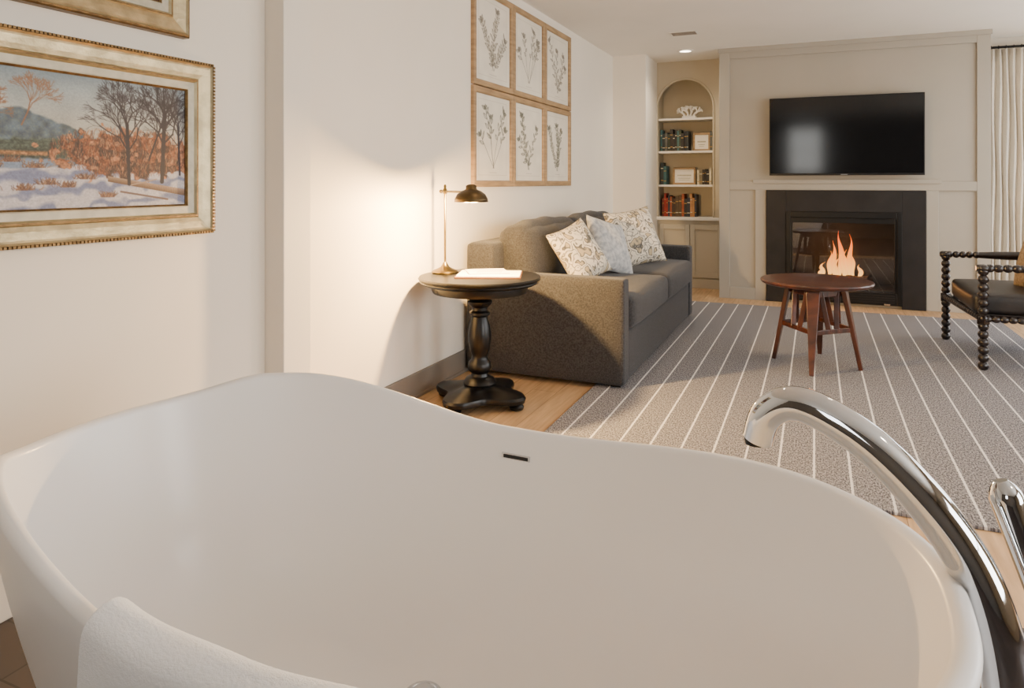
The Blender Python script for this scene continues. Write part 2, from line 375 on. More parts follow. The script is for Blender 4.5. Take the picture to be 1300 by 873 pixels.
def landscape():
    H, W = 260, 420; A = np.zeros((H,W,3)); Y, X = np.mgrid[0:H,0:W]; v = Y/H; u = X/W
    def C(*c): return np.array(c)/255.0
    n1 = smooth_noise(H,W,34,1); n2 = smooth_noise(H,W,10,2); n3 = smooth_noise(H,W,3,3); n4 = smooth_noise(H,W,15,4); n5 = smooth_noise(H,W,24,5)
    fine = (n3*.6+.4*smooth_noise(H,W,2,8))
    def blend(mask, col):
        m_ = np.clip(mask,0,1)[...,None]; A[:] = A*(1-m_)+col*m_
    t = np.clip(v/.5,0,1)[...,None]; A[:] = C(132,148,156)*(1-t)+C(190,183,166)*t; A += ((n1-.5)*.10)[...,None]
    ridge = .27+.85*np.abs(u-.215)**1.3+.02*(n2-.5)
    blend((v-ridge)*60, C(84,98,108)*(.78+.4*n2[...,None])+C(24,22,0)*(fine[...,None]-.4))
    blend((v-(.46+.04*n2))*40*(u<.6), C(72,82,70)*(.65+.7*fine[...,None]))
    blend((v-(.54+.03*n2))*40*(u<.36), C(54,62,54)*(.6+.8*fine[...,None]))
    blend(np.minimum((v-.575)*60,(.62-v)*60)*(u<.34), C(160,112,70)*(.6+.7*fine[...,None]))
    blend((v-(.62+.01*n2))*60, C(120,136,156)*(.9+.2*fine[...,None]))
    sh = np.clip((n5*.5+.5*np.sin(v*46+u*8+4*n4)*.5+.22-.36)*3,0,1)[...,None]
    sn = (C(192,186,188)*(1-sh)+C(118,124,152)*sh)*(.9+.16*fine[...,None])
    blend((v-(.67+.02*np.sin(u*9)+.02*n1))*60, sn)
    dist = ((u-.72)/.38)**2+((v-.58)/.20)**2
    k = (1.05-dist+.9*(n2-.5)+.7*(n4-.5)+.4*(fine-.5))*5
    bush = C(138,82,50)*(.45+.85*fine[...,None]); q = np.clip((n4-.46)*6,0,1)[...,None]
    bush = bush*(1-q)+C(72,52,44)*(.6+.7*fine[...,None])*q; q = np.clip((n2-.62)*8,0,1)[...,None]; bush = bush*(1-q)+C(174,118,80)*(.7+.5*fine[...,None])*q
    blend(k, bush)
    rs = random.Random(4)
    for i in range(1500):
        a = rs.uniform(0,6.28); rr = math.sqrt(rs.random()); x = (.72+.37*rr*math.cos(a))*W; y = (.58+.19*rr*math.sin(a))*H; aa = rs.uniform(1.0,2.1); L = rs.uniform(4,13)
        stroke(A, x,y, x+math.cos(aa)*L,y-math.sin(aa)*L, 1.0, rs.choice([(156,94,56),(100,60,40),(58,42,36),(176,128,90),(132,76,50),(74,62,58),(186,146,110)]), .65)
    for cx, cy in ((.25,.86),(.42,.84),(.12,.70),(.60,.92),(.34,.82),(.29,.70),(.20,.66),(.5,.78)):
        for i in range(90):
            a = rs.uniform(.5,2.6); L = rs.uniform(4,14); x = (cx+rs.gauss(0,.022))*W
            stroke(A, x, cy*H, x+math.cos(a)*L, cy*H-math.sin(a)*L, 1.1, rs.choice([(116,78,54),(150,112,80),(78,56,48)]), .75)
    for i in range(7): stroke(A, .60*W,(.76+.006*i)*H, 1.0*W,(.87+.008*i)*H, 2, (156-9*i,128-9*i,102-9*i))
    stroke(A, .66*W,.88*H,.9*W,.95*H, 4, (106,84,74)); stroke(A, .7*W,.83*H,.84*W,.78*H, 2.5,(160,136,116))
    D = (44,38,42)
    for (bx,by),(tx_,ty_),w,tl,d in (((.70,.82),(.69,.34),7,34,7),((.87,.80),(.885,.22),9,34,7),((.80,.62),(.88,.26),4,26,6),((.97,.74),(.96,.3),4.5,28,6)):
        stroke(A,bx*W,by*H,tx_*W,ty_*H,w,D); ang = math.atan2((by-ty_)*H,(tx_-bx)*W)
        for f in (.55,.75,1.0):
            px = (bx+(tx_-bx)*f)*W; py = (by+(ty_-by)*f)*H
            for s in (-.55,.1,.55): tree(A,px,py,ang+s+rs.uniform(-.15,.15),tl*(1.1-.3*f),w*.45,D,rs,d-2)
    for bx,by,a in ((.10,.50,1.7),(.06,.5,1.3),(.24,.40,1.2)): tree(A,bx*W,by*H,a,26,2.6,(136,94,66),rs,6)
    return np.clip(A*(.95+.10*smooth_noise(H,W,2,9)[...,None]),0,1)

def dark_scene():
    H, W = 90, 160; n = smooth_noise(H,W,9,21)[...,None]; n2 = smooth_noise(H,W,3,22)[...,None]
    A = np.array((70,44,36))/255*(.5+.9*n)+np.array((30,20,10))/255*n2
    A[:40] = (np.array((120,110,96))/255*(.7+.5*n))[:40]
    for k in range(5): stroke(A, 20+30*k, 85, 24+30*k, 30, 4, (60,30,24))
    A[70:] = (np.array((96,52,40))/255*(.6+.7*n2))[70:]
    return np.clip(A,0,1)

def botanical(seed):
    H, W = 170, 140; rs = random.Random(seed); A = np.ones((H,W,3))*np.array((226,219,203))/255
    A *= (.975+.05*smooth_noise(H,W,20,seed))[...,None]
    c = (96,96,84) if seed%2 else (112,106,94); cx = W/2
    for a in ((14,10,W-14,10),(14,H-12,W-14,H-12),(14,10,14,H-12),(W-14,10,W-14,H-12)): stroke(A,*a,.9,(176,166,146),.5)
    def leaf(x,y,a,L,wd):
        for s in (1,-1):
            pts = [(x+math.cos(a)*L*t - math.sin(a)*s*wd*math.sin(math.pi*t), y-math.sin(a)*L*t - math.cos(a)*s*wd*math.sin(math.pi*t)) for t in [i/6 for i in range(7)]]
            for p, q in zip(pts, pts[1:]): stroke(A,*p,*q,1.2,c,.75)
        for k in (-.5,0,.5): stroke(A,x,y,x+math.cos(a)*L-math.sin(a)*k*wd*.3,y-math.sin(a)*L,1.2,c,.4)
    for st in range(3+seed%3):
        a = math.pi/2+rs.uniform(-.6,.6); x, y = cx+rs.uniform(-4,4), H-26
        n = rs.randint(10,13)
        for i in range(n):
            a += rs.uniform(-.1,.1); x1 = x+math.cos(a)*10; y1 = y-math.sin(a)*10
            if y1 < 20 or not 22 < x1 < W-22: break
            stroke(A,x,y,x1,y1,1.3,c,.85); x, y = x1, y1
            if seed%3 != 2 or i > 4:
                s = 1 if i%2 else -1
                leaf(x,y,a+s*rs.uniform(.5,1.0), rs.uniform(10,20), rs.uniform(2,3.6))
                if seed%3 == 0: leaf(x,y,a-s*rs.uniform(.5,1.0), rs.uniform(9,17), rs.uniform(2,3.6))
        for k in range(5): leaf(x,y,a+rs.uniform(-1.2,1.2), rs.uniform(7,12), 3)
    stroke(A,cx-14,H-17,cx+14,H-17,1,(150,144,130),.6)
    return np.clip(A,0,1)

# ------------------------------------------------------------------ room shell
XL = -2.045; XR = 3.0; YB = -1.6; CZ = 2.58
wall('wall_left', 'x', XL-.1, XL, YB-.1, 8.55, 0, CZ, [], M_wall)
wall('wall_right', 'x', XR, XR+.1, YB-.1, 8.1, 0, CZ, [(0.2,1.8,.5,2.25),(3.0,4.8,.3,2.3),(5.4,7.2,.3,2.3)], M_wallbk)
wall('wall_back', 'y', YB-.1, YB, XL, XR, 0, CZ, [(-.55,.15,1.35,2.4)], M_walldk)
boxes('wall_far', [(XL,-.914,8.45,8.55,0,CZ)], M_wall)
wall('wall_far_window', 'y', 8.0, 8.1, 1.456, XR+.1, 0, CZ, [(1.75,2.85,.3,2.3)], M_wall)
box('wall_pier', XL, -1.68, 7.49, 8.45, 0, CZ, M_wall)
box('wall_pilaster', XL, -1.947, 2.19, 2.355, 0, CZ, M_wall, bevel=.004)
box('floor', XL-.1, XR+.1, 2.27, 8.55, -.1, 0, M_floor)
box('floor_bathroom', XL-.1, XR+.1, YB-.1, 2.27, -.1, 0, M_tile)
box('ceiling', XL-.1, XR+.1, YB-.1, 8.55, CZ, CZ+.1, M_ceil)
boxes('baseboard_left', [(XL,XL+.016,2.355,7.49,0,.14),(XL,XL+.022,2.355,7.49,0,.02)], M_base, bevel=.004)
boxes('baseboard_bathroom', [(XL,XL+.016,YB,2.19,0,.14)], M_white, bevel=.004)
boxes('baseboard_right', [(XR-.016,XR,YB,8.0,0,.14)], M_base, bevel=.004)

def window(name, axis, p, u0, u1, z0, z1, d, power, color=(1,.975,.945)):
    g = grp(name, ((p,(u0+u1)/2,(z0+z1)/2) if axis=='x' else ((u0+u1)/2,p,(z0+z1)/2)))
    def bx(n,a,b,c,e,t0,t1,m): 
        (box(n,t0,t1,a,b,c,e,m,g,bevel=.003) if axis=='x' else box(n,a,b,t0,t1,c,e,m,g,bevel=.003))
    a0, a1 = p-.02, p+.02
    w = .05
    bx('frame_a',u0,u0+w,z0,z1,a0,a1,M_white); bx('frame_b',u1-w,u1,z0,z1,a0,a1,M_white)
    bx('frame_c',u0+w,u1-w,z0,z0+w,a0,a1,M_white); bx('frame_d',u0+w,u1-w,z1-w,z1,a0,a1,M_white)
    bx('mullion_v',(u0+u1)/2-.015,(u0+u1)/2+.015,z0+w,z1-w,a0,a1,M_white); bx('mullion_h',u0+w,u1-w,(z0+z1)/2-.015,(z0+z1)/2+.015,a0,a1,M_white)
    bx('glass_pane',u0+w,u1-w,z0+w,z1-w,p-.002,p+.002,M_pane)
    l = bpy.data.lights.new('daylight','AREA'); l.shape = 'RECTANGLE'; l.size = u1-u0; l.size_y = z1-z0; l.energy = power; l.color = color
    o = bpy.data.objects.new('daylight', l); COL.objects.link(o)
    pos = Vector(g.location)
    if axis=='x': pos.x += d*.12; o.rotation_euler = (math.pi/2, 0, math.pi/2 if d>0 else -math.pi/2)
    else: pos.y += d*.12; o.rotation_euler = (-math.pi/2 if d>0 else math.pi/2, 0, 0)
    o.location = pos; par(o, g)
window('window_1','x',XR+.05,.2,1.8,.5,2.25,1,122)
window('window_2','x',XR+.05,3.0,4.8,.3,2.3,1,84)
window('window_3','x',XR+.05,5.4,7.2,.3,2.3,1,94)
window('window_4','y',8.05,1.75,2.85,.3,2.3,1,40)
window('window_5','y',YB-.05,-.55,.15,1.35,2.4,-1,20)

# ------------------------------------------------------------------ chimney breast panelling
YF = 7.52
boxes('wall_fireplace', [(-.914,-.30,YF,8.45,0,CZ),(.79,1.456,YF,8.45,0,CZ),(-.30,.79,YF,8.45,.93,CZ),(-.30,.79,8.0,8.45,0,.93),(-.30,.79,YF,8.0,0,.04)], M_panel)
T0 = YF-.022
boxes('trim_fireplace_panels', [
    (-.914,-.81,T0,YF,0,CZ),(1.35,1.456,T0,YF,0,CZ),(-.81,1.35,T0,YF,2.47,CZ),
    (-.81,1.35,T0,YF,1.12,1.205),(-.56,-.455,T0,YF,0,1.12),(.95,1.05,T0,YF,0,1.12),
    (-.81,-.56,T0,YF,0,.12),(1.05,1.35,T0,YF,0,.12)], M_panel, bevel=.003)
boxes('trim_fireplace_cap', [(-.925,1.467,T0-.015,T0,2.535,CZ),(-.58,1.07,T0-.016,T0,1.185,1.225)], M_panel, bevel=.004)
fp = grp('fireplace', (.247,7.5,0))
boxes('slate_surround', [(-.453,-.267,T0-.022,T0,0,1.12),(.751,.947,T0-.022,T0,0,1.12),(-.267,.751,T0-.022,T0,.91,1.12)], M_slate, fp, bevel=.003)
boxes('metal_frame', [(-.267,-.225,T0-.03,T0+.01,.03,.91),(.709,.751,T0-.03,T0+.01,.03,.91),(-.225,.709,T0-.03,T0+.01,.85,.91),(-.225,.709,T0-.03,T0+.01,.03,.14)], M_metal, fp, bevel=.004)
boxes('louvre', [(-.2,.69,T0-.034,T0-.03,.05+.022*i,.06+.022*i) for i in range(4)], M_slate, fp)
boxes('inner_frame', [(-.225,-.205,T0-.02,T0,.14,.85),(.689,.709,T0-.02,T0,.14,.85),(-.205,.689,T0-.02,T0,.80,.85)], M_metal, fp, bevel=.002)
M_fbrick = mat('firebox_panel', (56,50,46), .6, var=.3, vscale=6)
boxes('firebox', [(-.295,-.28,7.53,7.99,.045,.925),(.77,.785,7.53,7.99,.045,.925),(-.28,.77,7.975,7.99,.045,.925),(-.28,.77,7.53,7.975,.045,.16),(-.28,.77,7.53,7.975,.90,.925)], M_fbrick, fp)
box('glass', -.205,.689,T0-.006,T0-.003,.14,.80, M_fglass, fp)
box('badge', .60,.65,T0-.036,T0-.03,.032,.045, M_chrome, fp)
M_log = mat('burner_logs', (60,44,34), .9, rgb2=(24,20,18), vscale=18, bump=.8, bscale=40)
rs = random.Random(3)
for i, (a, b2) in enumerate([((-.05,7.72,.2),(.52,7.78,.22)),((.0,7.85,.22),(.48,7.66,.24)),((.05,7.66,.19),(.3,7.86,.27)),((.3,7.64,.2),(.5,7.86,.26))]):
    between('log_%d'%(i+1), a, b2, lambda t: .035*(1+.15*math.sin(t*20+i)), M_log, fp, steps=12, n=12)
def flame_mat():
    m = bpy.data.materials.new('flame'); m.use_nodes = True; nt = m.node_tree; nt.nodes.clear()
    o = nt.nodes.new('ShaderNodeOutputMaterial'); e = nt.nodes.new('ShaderNodeEmission'); tr = nt.nodes.new('ShaderNodeBsdfTransparent'); mx = nt.nodes.new('ShaderNodeMixShader')
    tc = nt.nodes.new('ShaderNodeTexCoord'); sp = nt.nodes.new('ShaderNodeSeparateXYZ'); mr = nt.nodes.new('ShaderNodeMapRange')
    mr.inputs['From Min'].default_value = .24; mr.inputs['From Max'].default_value = .68
    nt.links.new(tc.outputs['Object'], sp.inputs[0]); nt.links.new(sp.outputs['Z'], mr.inputs['Value'])
    r = nt.nodes.new('ShaderNodeValToRGB'); el = r.color_ramp.elements; el[0].color = (1,.50,.12,1); el[1].color = (1,.08,.005,1); k = el.new(.45); k.color = (1,.28,.03,1)
    nt.links.new(mr.outputs[0], r.inputs['Fac']); nt.links.new(r.outputs[0], e.inputs['Color']); e.inputs['Strength'].default_value = 3.8
    lw = nt.nodes.new('ShaderNodeLayerWeight'); lw.inputs['Blend'].default_value = .6
    nt.links.new(lw.outputs['Facing'], mx.inputs[0]); nt.links.new(e.outputs[0], mx.inputs[1]); nt.links.new(tr.outputs[0], mx.inputs[2]); nt.links.new(mx.outputs[0], o.inputs[0])
    return m
M_flame = flame_mat()
for i, (x, y, h, w) in enumerate([(.08,7.75,.14,.022),(.13,7.72,.26,.026),(.18,7.76,.36,.026),(.225,7.74,.46,.028),(.27,7.70,.28,.026),(.31,7.74,.43,.024),(.35,7.76,.24,.024),(.40,7.74,.13,.022),(.20,7.68,.2,.03),(.04,7.73,.08,.02),(.29,7.78,.25,.026)]):
    P = [Vector((x+.02*math.sin(t*7+i*1.7)*t+.05*t*(1 if i%2 else -1)*(1-t), y, .25+h*t)) for t in [k/14 for k in range(15)]]
    sweep('flame_%d'%(i+1), P, (lambda t, w=w: (max(.001,w*.5*math.sin(math.pi*min(1,(t*.8+.2)))**1.6), max(.001,w*math.sin(math.pi*min(1,(t*.8+.2)))**1.6))), M_flame, fp, up=(0,1,0), n=12)
l = bpy.data.lights.new('fire_glow','POINT'); l.energy = 10; l.color = (1,.45,.16); l.shadow_soft_size = .08
o = bpy.data.objects.new('fire_glow', l); o.location = (.22,7.66,.42); COL.objects.link(o); par(o, fp)

# TV
tv = grp('television', (.255,7.45,1.65))
box('cabinet', -.40,.91,7.43,7.497,1.30,2.0, M_metal, tv, bevel=.01)
boxes('bezel', [(-.418,.928,7.40,7.43,1.265,2.03)], M_metal, tv, bevel=.004)
box('screen', -.408,.918,7.398,7.4005,1.285,2.02, M_screen, tv)
box('mark', .225,.285,7.397,7.3995,1.270,1.276, mat('tv_mark',(150,150,150),.5), tv)

# ------------------------------------------------------------------ bookcase
bc = grp('built_in_bookcase', (-1.3,8.1,0))
x0, x1 = -1.68, -.914; xa, xb = -1.672, -1.056; yf0, yf1 = 8.08, 8.11
xc = (xa+xb)/2; R = (xb-xa)/2; zs = 2.045
polys = [[(xb,.80),(x1,.80),(x1,CZ),(xb,CZ)], [(x0,.80),(xa,.80),(xa,CZ),(x0,CZ)]]
K = 32
for i in range(K):
    a0 = math.pi*i/K; a1 = math.pi*(i+1)/K
    p0 = (xc-R*math.cos(a0), zs+R*1.04*math.sin(a0)); p1 = (xc-R*math.cos(a1), zs+R*1.04*math.sin(a1))
    polys.append([p0, p1, (p1[0],CZ), (p0[0],CZ)])
prism_y('face_frame', polys, yf0, yf1, M_taupe, bc)
P = [(xc-(R+.012)*math.cos(math.pi*i/K), yf0-.006, zs+(R*1.04+.012)*math.sin(math.pi*i/K)) for i in range(K+1)]
sweep('arch_moulding', [(xa-.001,yf0-.006,.82)]+P+[(xb+.012,yf0-.006,.82)], (.01,.012), M_taupe, bc, up=(0,1,0), n=8)
boxes('carcass', [(x0,x1,8.42,8.449,0,CZ),(x0+.0,x0+.006,8.11,8.42,0,CZ),(xb+.002,x1,8.11,8.42,0,CZ)], M_taupe, bc)
SH = [1.935, 1.558, 1.17]
boxes('shelves', [(x0+.006,xb+.002,8.12,8.42,z-.025,z) for z in SH], M_white, bc, bevel=.003)
boxes('counter', [(x0,x1,8.05,8.42,.765,.80)], M_white, bc, bevel=.004)
boxes('base_cabinet', [(x0,x1,8.09,8.42,0,.765)], M_taupe, bc)
for k, (u0, u1) in enumerate(((x0+.03,-1.31),(-1.30,-.95))):
    boxes('door_%d'%(k+1), [(u0,u0+.05,8.068,8.088,.12,.72),(u1-.05,u1,8.068,8.088,.12,.72),(u0+.05,u1-.05,8.068,8.088,.66,.72),(u0+.05,u1-.05,8.068,8.088,.12,.18),(u0+.05,u1-.05,8.08,8.088,.18,.66)], M_taupe, bc, bevel=.003)
boxes('toe_rail', [(x0,x1,8.065,8.09,0,.10)], M_taupe, bc, bevel=.003)

bcol = [(44,54,58),(54,96,102),(44,68,78),(90,92,88),(34,38,44),(130,120,96),(62,70,54),(70,108,108),(50,46,44)]
rcol = [(150,44,32),(166,84,50),(40,40,44),(130,52,38),(70,52,42),(44,50,64),(176,128,84),(104,34,30),(84,66,48)]
BM = [mat('book_cloth_%d'%i, c, .6, var=.2, vscale=20) for i, c in enumerate(bcol+rcol+[(214,204,176),(180,140,70)])]
L = []; MI = []
def row(xs, xe, z, cols, hmin, hmax, seed):
    r = random.Random(seed); x = xs
    while x < xe-.015:
        w = r.uniform(.018,.036); h = r.uniform(hmin,hmax); c = r.choice(cols); d = r.uniform(.15,.19)
        if x+w > xe: break
        y0 = 8.17+r.uniform(0,.02)
        L.append((x,x+w-.001,y0,y0+d,z+.0005,z+h)); MI.append(c)
        for q in (.18,.72):
            L.append((x+.002,x+w-.003,y0-.0015,y0,z+h*q,z+h*q+.008)); MI.append(len(BM)-1 if r.random()<.6 else len(BM)-2)
        x += w
row(-1.66,-1.33, SH[1], list(range(9)), .2,.26, 1)
row(-1.66,-1.58, SH[2], [0,1,4,7], .2,.26, 2)
row(-1.24,-1.06, SH[2], [4,8,18,11,5], .14,.19, 3)
row(-1.64,-1.22, .80, [9,10,11,12,13,14,16,17,3,15], .2,.27, 4)
row(-1.10,-1.06, SH[1], [3,8], .2,.23, 5)
boxes('books', L, BM, None, mi=MI)
def shelf_frame(name, x0, x1, z0, z1):
    g = grp(name, ((x0+x1)/2,8.28,z0)); w = .022
    boxes('moulding', [(x0,x0+w,8.25,8.27,z0,z1),(x1-w,x1,8.25,8.27,z0,z1),(x0+w,x1-w,8.25,8.27,z0,z0+w),(x0+w,x1-w,8.25,8.27,z1-w,z1)], M_oak, g, bevel=.003)
    box('backing', x0+w,x1-w,8.258,8.268,z0+w,z1-w, M_paper, g)
    boxes('document', [(x0+.06,x1-.06,8.256,8.258,z0+.07,z0+.078),(x0+.05,x1-.05,8.256,8.258,z0+.10,z0+.115),(x0+.07,x1-.07,8.256,8.258,z0+.05,z0+.056)], M_linen, g)
    box('easel', (x0+x1)/2-.02,(x0+x1)/2+.02,8.27,8.30,z0,z0+.1, M_oak, g)
shelf_frame('certificate_frame', -1.30,-1.105,SH[1]+.0005,SH[1]+.21)
shelf_frame('certificate_frame', -1.53,-1.27,SH[2]+.0005,SH[2]+.20)
co = grp('coral_sculpture', (-1.34,8.25,SH[0]))
rbox('base', (-1.34,8.25,SH[0]+.016), (.16,.09,.03), .012, M_coral, co, n=6)
rs = random.Random(11); nb = 0
def branch(p, a, L, r, depth):
    global nb
    q = p+Vector((math.cos(a)*L, rs.uniform(-.015,.015), math.sin(a)*L)); mid = (p+q)/2+Vector((rs.uniform(-.01,.01),0,rs.uniform(-.006,.006)))
    nb += 1
    sweep('branch_%d'%nb, crom([p,mid,q],4), lambda t: (r*(1-.25*t+.2*math.sin(t*9)),)*2, M_coral, co, n=8)
    if depth:
        for s in (-.6,.1,.7): branch(q, a+s+rs.uniform(-.25,.25), L*.72, r*.78, depth-1)
for px, a in ((-1.39,2.2),(-1.36,1.7),(-1.33,1.3),(-1.29,.9)): branch(Vector((px,8.25,SH[0]+.025)), a, .056, .014, 2)

# curtain
cu = grp('curtain', (1.75,7.88,0))
vs = []; fs = []; nx = 150; nz = 14
for j in range(nz+1):
    z = .015+2.44*j/nz
    for i in range(nx+1):
        t = i/nx; xx = 1.50+.55*t+.006*math.sin(j*.9+i*.1)
        vs.append((xx, 7.89+.035*math.sin(t*62+.25*math.sin(j*.5))*(1-.25*(j/nz)), z))
for j in range(nz):
    for i in range(nx): fs.append((j*(nx+1)+i, j*(nx+1)+i+1, (j+1)*(nx+1)+i+1, (j+1)*(nx+1)+i))
o = mesh('drape', vs, fs, M_curtain, cu, True); s = o.modifiers.new('s','SOLIDIFY'); s.thickness = .003
between('rod', (1.47,7.89,2.475), (2.95,7.89,2.475), lambda t: .012, M_metal, cu, steps=2)
for i in range(9): lathe('ring_%d'%(i+1), [(.016,0),(.02,.003),(.016,.006)], (1.53+.06*i,7.89,2.475), M_metal, cu, axis=(1,0,0), n=16)
boxes('bracket', [(2.9,2.92,7.89,8.0,2.46,2.49)], M_metal, cu)

# ceiling fixtures
dl = emis('lamp_lens', (255,240,215), 12)
def downlight(x, y, e):
    g = grp('recessed_downlight', (x,y,CZ))
    lathe('trim_ring', [(.085,0),(.085,-.006),(.06,-.008),(.058,-.001)], (x,y,CZ), M_white, g, n=32)
    lathe('lens', [(.056,0),(.056,-.003)], (x,y,CZ), dl, g, n=24)
    l = bpy.data.lights.new('lamp','SPOT'); l.energy = e; l.color = (1,.82,.60); l.spot_size = math.radians(140); l.spot_blend = .8; l.shadow_soft_size = .05
    o = bpy.data.objects.new('lamp', l); o.location = (x,y,CZ-.02); COL.objects.link(o); par(o, g)
downlight(-1.25,7.45,34)
for x, y, e in ((-1.1,5.0,28),(.9,6.0,22),(.9,3.6,18),(-.9,3.0,18),(1.6,1.2,12)): downlight(x, y, e)  # unseen downlights, added across the ceiling to light the room
v = grp('ceiling_vent', (-1.116,6.56,CZ))
boxes('grille', [(-1.24,-.99,6.48,6.64,CZ-.006,CZ)], M_white, v, bevel=.002)
boxes('slats', [(-1.225,-1.005,6.495+.02*i,6.502+.02*i,CZ-.008,CZ-.006) for i in range(7)], M_base, v)

# ------------------------------------------------------------------ rug
box('area_rug', -1.184, 1.45, 2.85, 7.1, 0.0, .014, M_rug, bevel=.004)

# ------------------------------------------------------------------ sofa
so = grp('sofa', (-1.5,5.1,0))
SX0, SX1, SY0, SY1 = -2.02, -1.0, 3.9, 6.32
rbox('back_frame', (SX0+.1,(SY0+SY1)/2,.42), (.2,SY1-SY0-.02,.80), .03, M_sofa, so)
rbox('arm_near', ((SX0+SX1)/2+.01,SY0+.065,.335), (SX1-SX0-.02,.13,.61), .022, M_sofa, so, puff=(0,.006,.004))
rbox('arm_far', ((SX0+SX1)/2+.01,SY1-.065,.335), (SX1-SX0-.02,.13,.61), .022, M_sofa, so, puff=(0,.006,.004))
rbox('seat_base', (-1.43,(SY0+SY1)/2,.175), (.84,SY1-SY0-.24,.29), .02, M_sofa, so)
ym = (SY0+SY1)/2
for k, (a, b) in enumerate(((SY0+.135,ym),(ym,SY1-.135))):
    rbox('seat_cushion_%d'%(k+1), (-1.39,(a+b)/2,.425), (.83,b-a-.006,.20), .05, M_sofa, so, puff=(.02,.0,.035), wob=.0015)
    rbox('back_cushion_%d'%(k+1), (-1.74,(a+b)/2,.71), (.22,b-a-.01,.42), .08, M_sofa, so, puff=(.05,.0,.035), wob=.005, rot=Matrix.Rotation(math.radians(-8),3,'Y'))
for i, (x, y) in enumerate(((-1.95,3.97),(-1.06,3.97),(-1.95,6.25),(-1.06,6.25))): box('foot_%d'%(i+1), x-.03,x+.03,y-.03,y+.03,0.0 if x<-1.2 else .014,.035,M_black,so)
pillow('throw_pillow', (-1.42,4.38,.735), .41, .15, M_leaf, (.75,-.35,.45), (0,0,1), roll=.28)
pillow('throw_pillow', (-1.36,4.90,.735), .43, .15, M_pillowblue, (.85,-.25,.4), (0,0,1), roll=-.25)
pillow('throw_pillow', (-1.32,5.50,.76), .48, .17, M_leaf, (.7,-.55,.35), (0,0,1), roll=.12)

# ------------------------------------------------------------------ side table
TX, TY = -1.672, 3.406
st = grp('side_table', (TX,TY,0))
lathe('top', [(.05,.645),(.30,.648),(.315,.655),(.325,.662),(.322,.668),(.33,.675),(.333,.683),(.328,.69),(.31,.692)], (TX,TY,0), M_black, st, n=64)
lathe('apron', [(.20,.60),(.255,.605),(.262,.62),(.262,.645)], (TX,TY,0), M_black, st, n=48)
lathe('pedestal', [(.085,.10),(.09,.115),(.075,.14),(.05,.15),(.045,.165),(.06,.18),(.066,.20),(.06,.225),(.046,.24),(.042,.26),(.052,.285),(.062,.33),(.064,.37),(.056,.42),(.046,.455),(.04,.47),(.055,.482),(.056,.495),(.042,.505),(.042,.52),(.066,.54),(.07,.555),(.05,.57),(.055,.59),(.12,.602)], (TX,TY,0), M_black, st, n=32)
plan = lambda a: 1+.22*math.cos(4*a+.6)
lathe('plinth', [(.20,.035),(.225,.04),(.23,.06),(.222,.072),(.19,.078),(.14,.092),(.10,.105)], (TX,TY,0), M_black, st, n=96, plan=plan)
for i in range(4):
    a = -.15+i*math.pi/2
    lathe('bun_foot_%d'%(i+1), [(.02,0),(.036,.008),(.04,.022),(.03,.036)], (TX+.235*math.cos(a),TY+.235*math.sin(a),0), M_black, st, n=20)
# lamp
la = grp('table_lamp', (-1.915,3.43,.692)); lx, ly = -1.90, 3.43; tz = .6921
lathe('base', [(.074,0),(.076,.006),(.070,.012),(.066,.016),(.045,.024),(.025,.034),(.014,.05),(.010,.06)], (lx,ly,tz), M_brass, la, n=40)
lathe('stem', [(.0065,.055),(.0065,.44),(.012,.445),(.014,.455),(.012,.465),(.007,.475),(.009,.485),(.004,.495)], (lx,ly,tz), M_brass, la, n=20)
dv = Vector((.78,-.62,0)).normalized(); hz = tz+.455
A0 = Vector((lx,ly,hz))
between('arm', A0-dv*.05, A0+dv*.30, lambda t: .006, M_brass, la, steps=2)
lathe('arm_knob', [(.0,0),(.01,.004),(.011,.012),(.006,.02)], A0-dv*.068, M_brass, la, axis=dv, n=16)
sc = A0+dv*.35+Vector((0,0,-.05))
prof = [(.088,0),(.085,.018),(.073,.040),(.052,.056),(.032,.064),(.028,.070),(.028,.084),(.018,.09),(.004,.092)]
n = 48; vs = []; fs = []
for r, h in prof:
    for i in range(n): vs.append(sc+Vector((r*math.cos(2*math.pi*i/n), r*math.sin(2*math.pi*i/n), h)))
for j in range(len(prof)-1):
    for i in range(n): fs.append((j*n+i, j*n+(i+1)%n, (j+1)*n+(i+1)%n, (j+1)*n+i))
o = mesh('shade', vs, fs, M_bronze, la, True); s = o.modifiers.new('s','SOLIDIFY'); s.thickness = .002
between('elbow', A0+dv*.29, sc+Vector((0,0,.07)), lambda t: .009, M_brass, la, steps=3)
lathe('bulb', [(.008,.06),(.012,.05),(.022,.03),(.024,.018),(.016,.004),(.002,0)], sc, emis('bulb_glow',(255,225,180),25), la, n=20)
l = bpy.data.lights.new('bulb_light','POINT'); l.energy = 270; l.color = (1,.60,.22); l.shadow_soft_size = .03
o = bpy.data.objects.new('bulb_light', l); o.location = sc+Vector((0,0,-.014)); COL.objects.link(o); par(o, la)
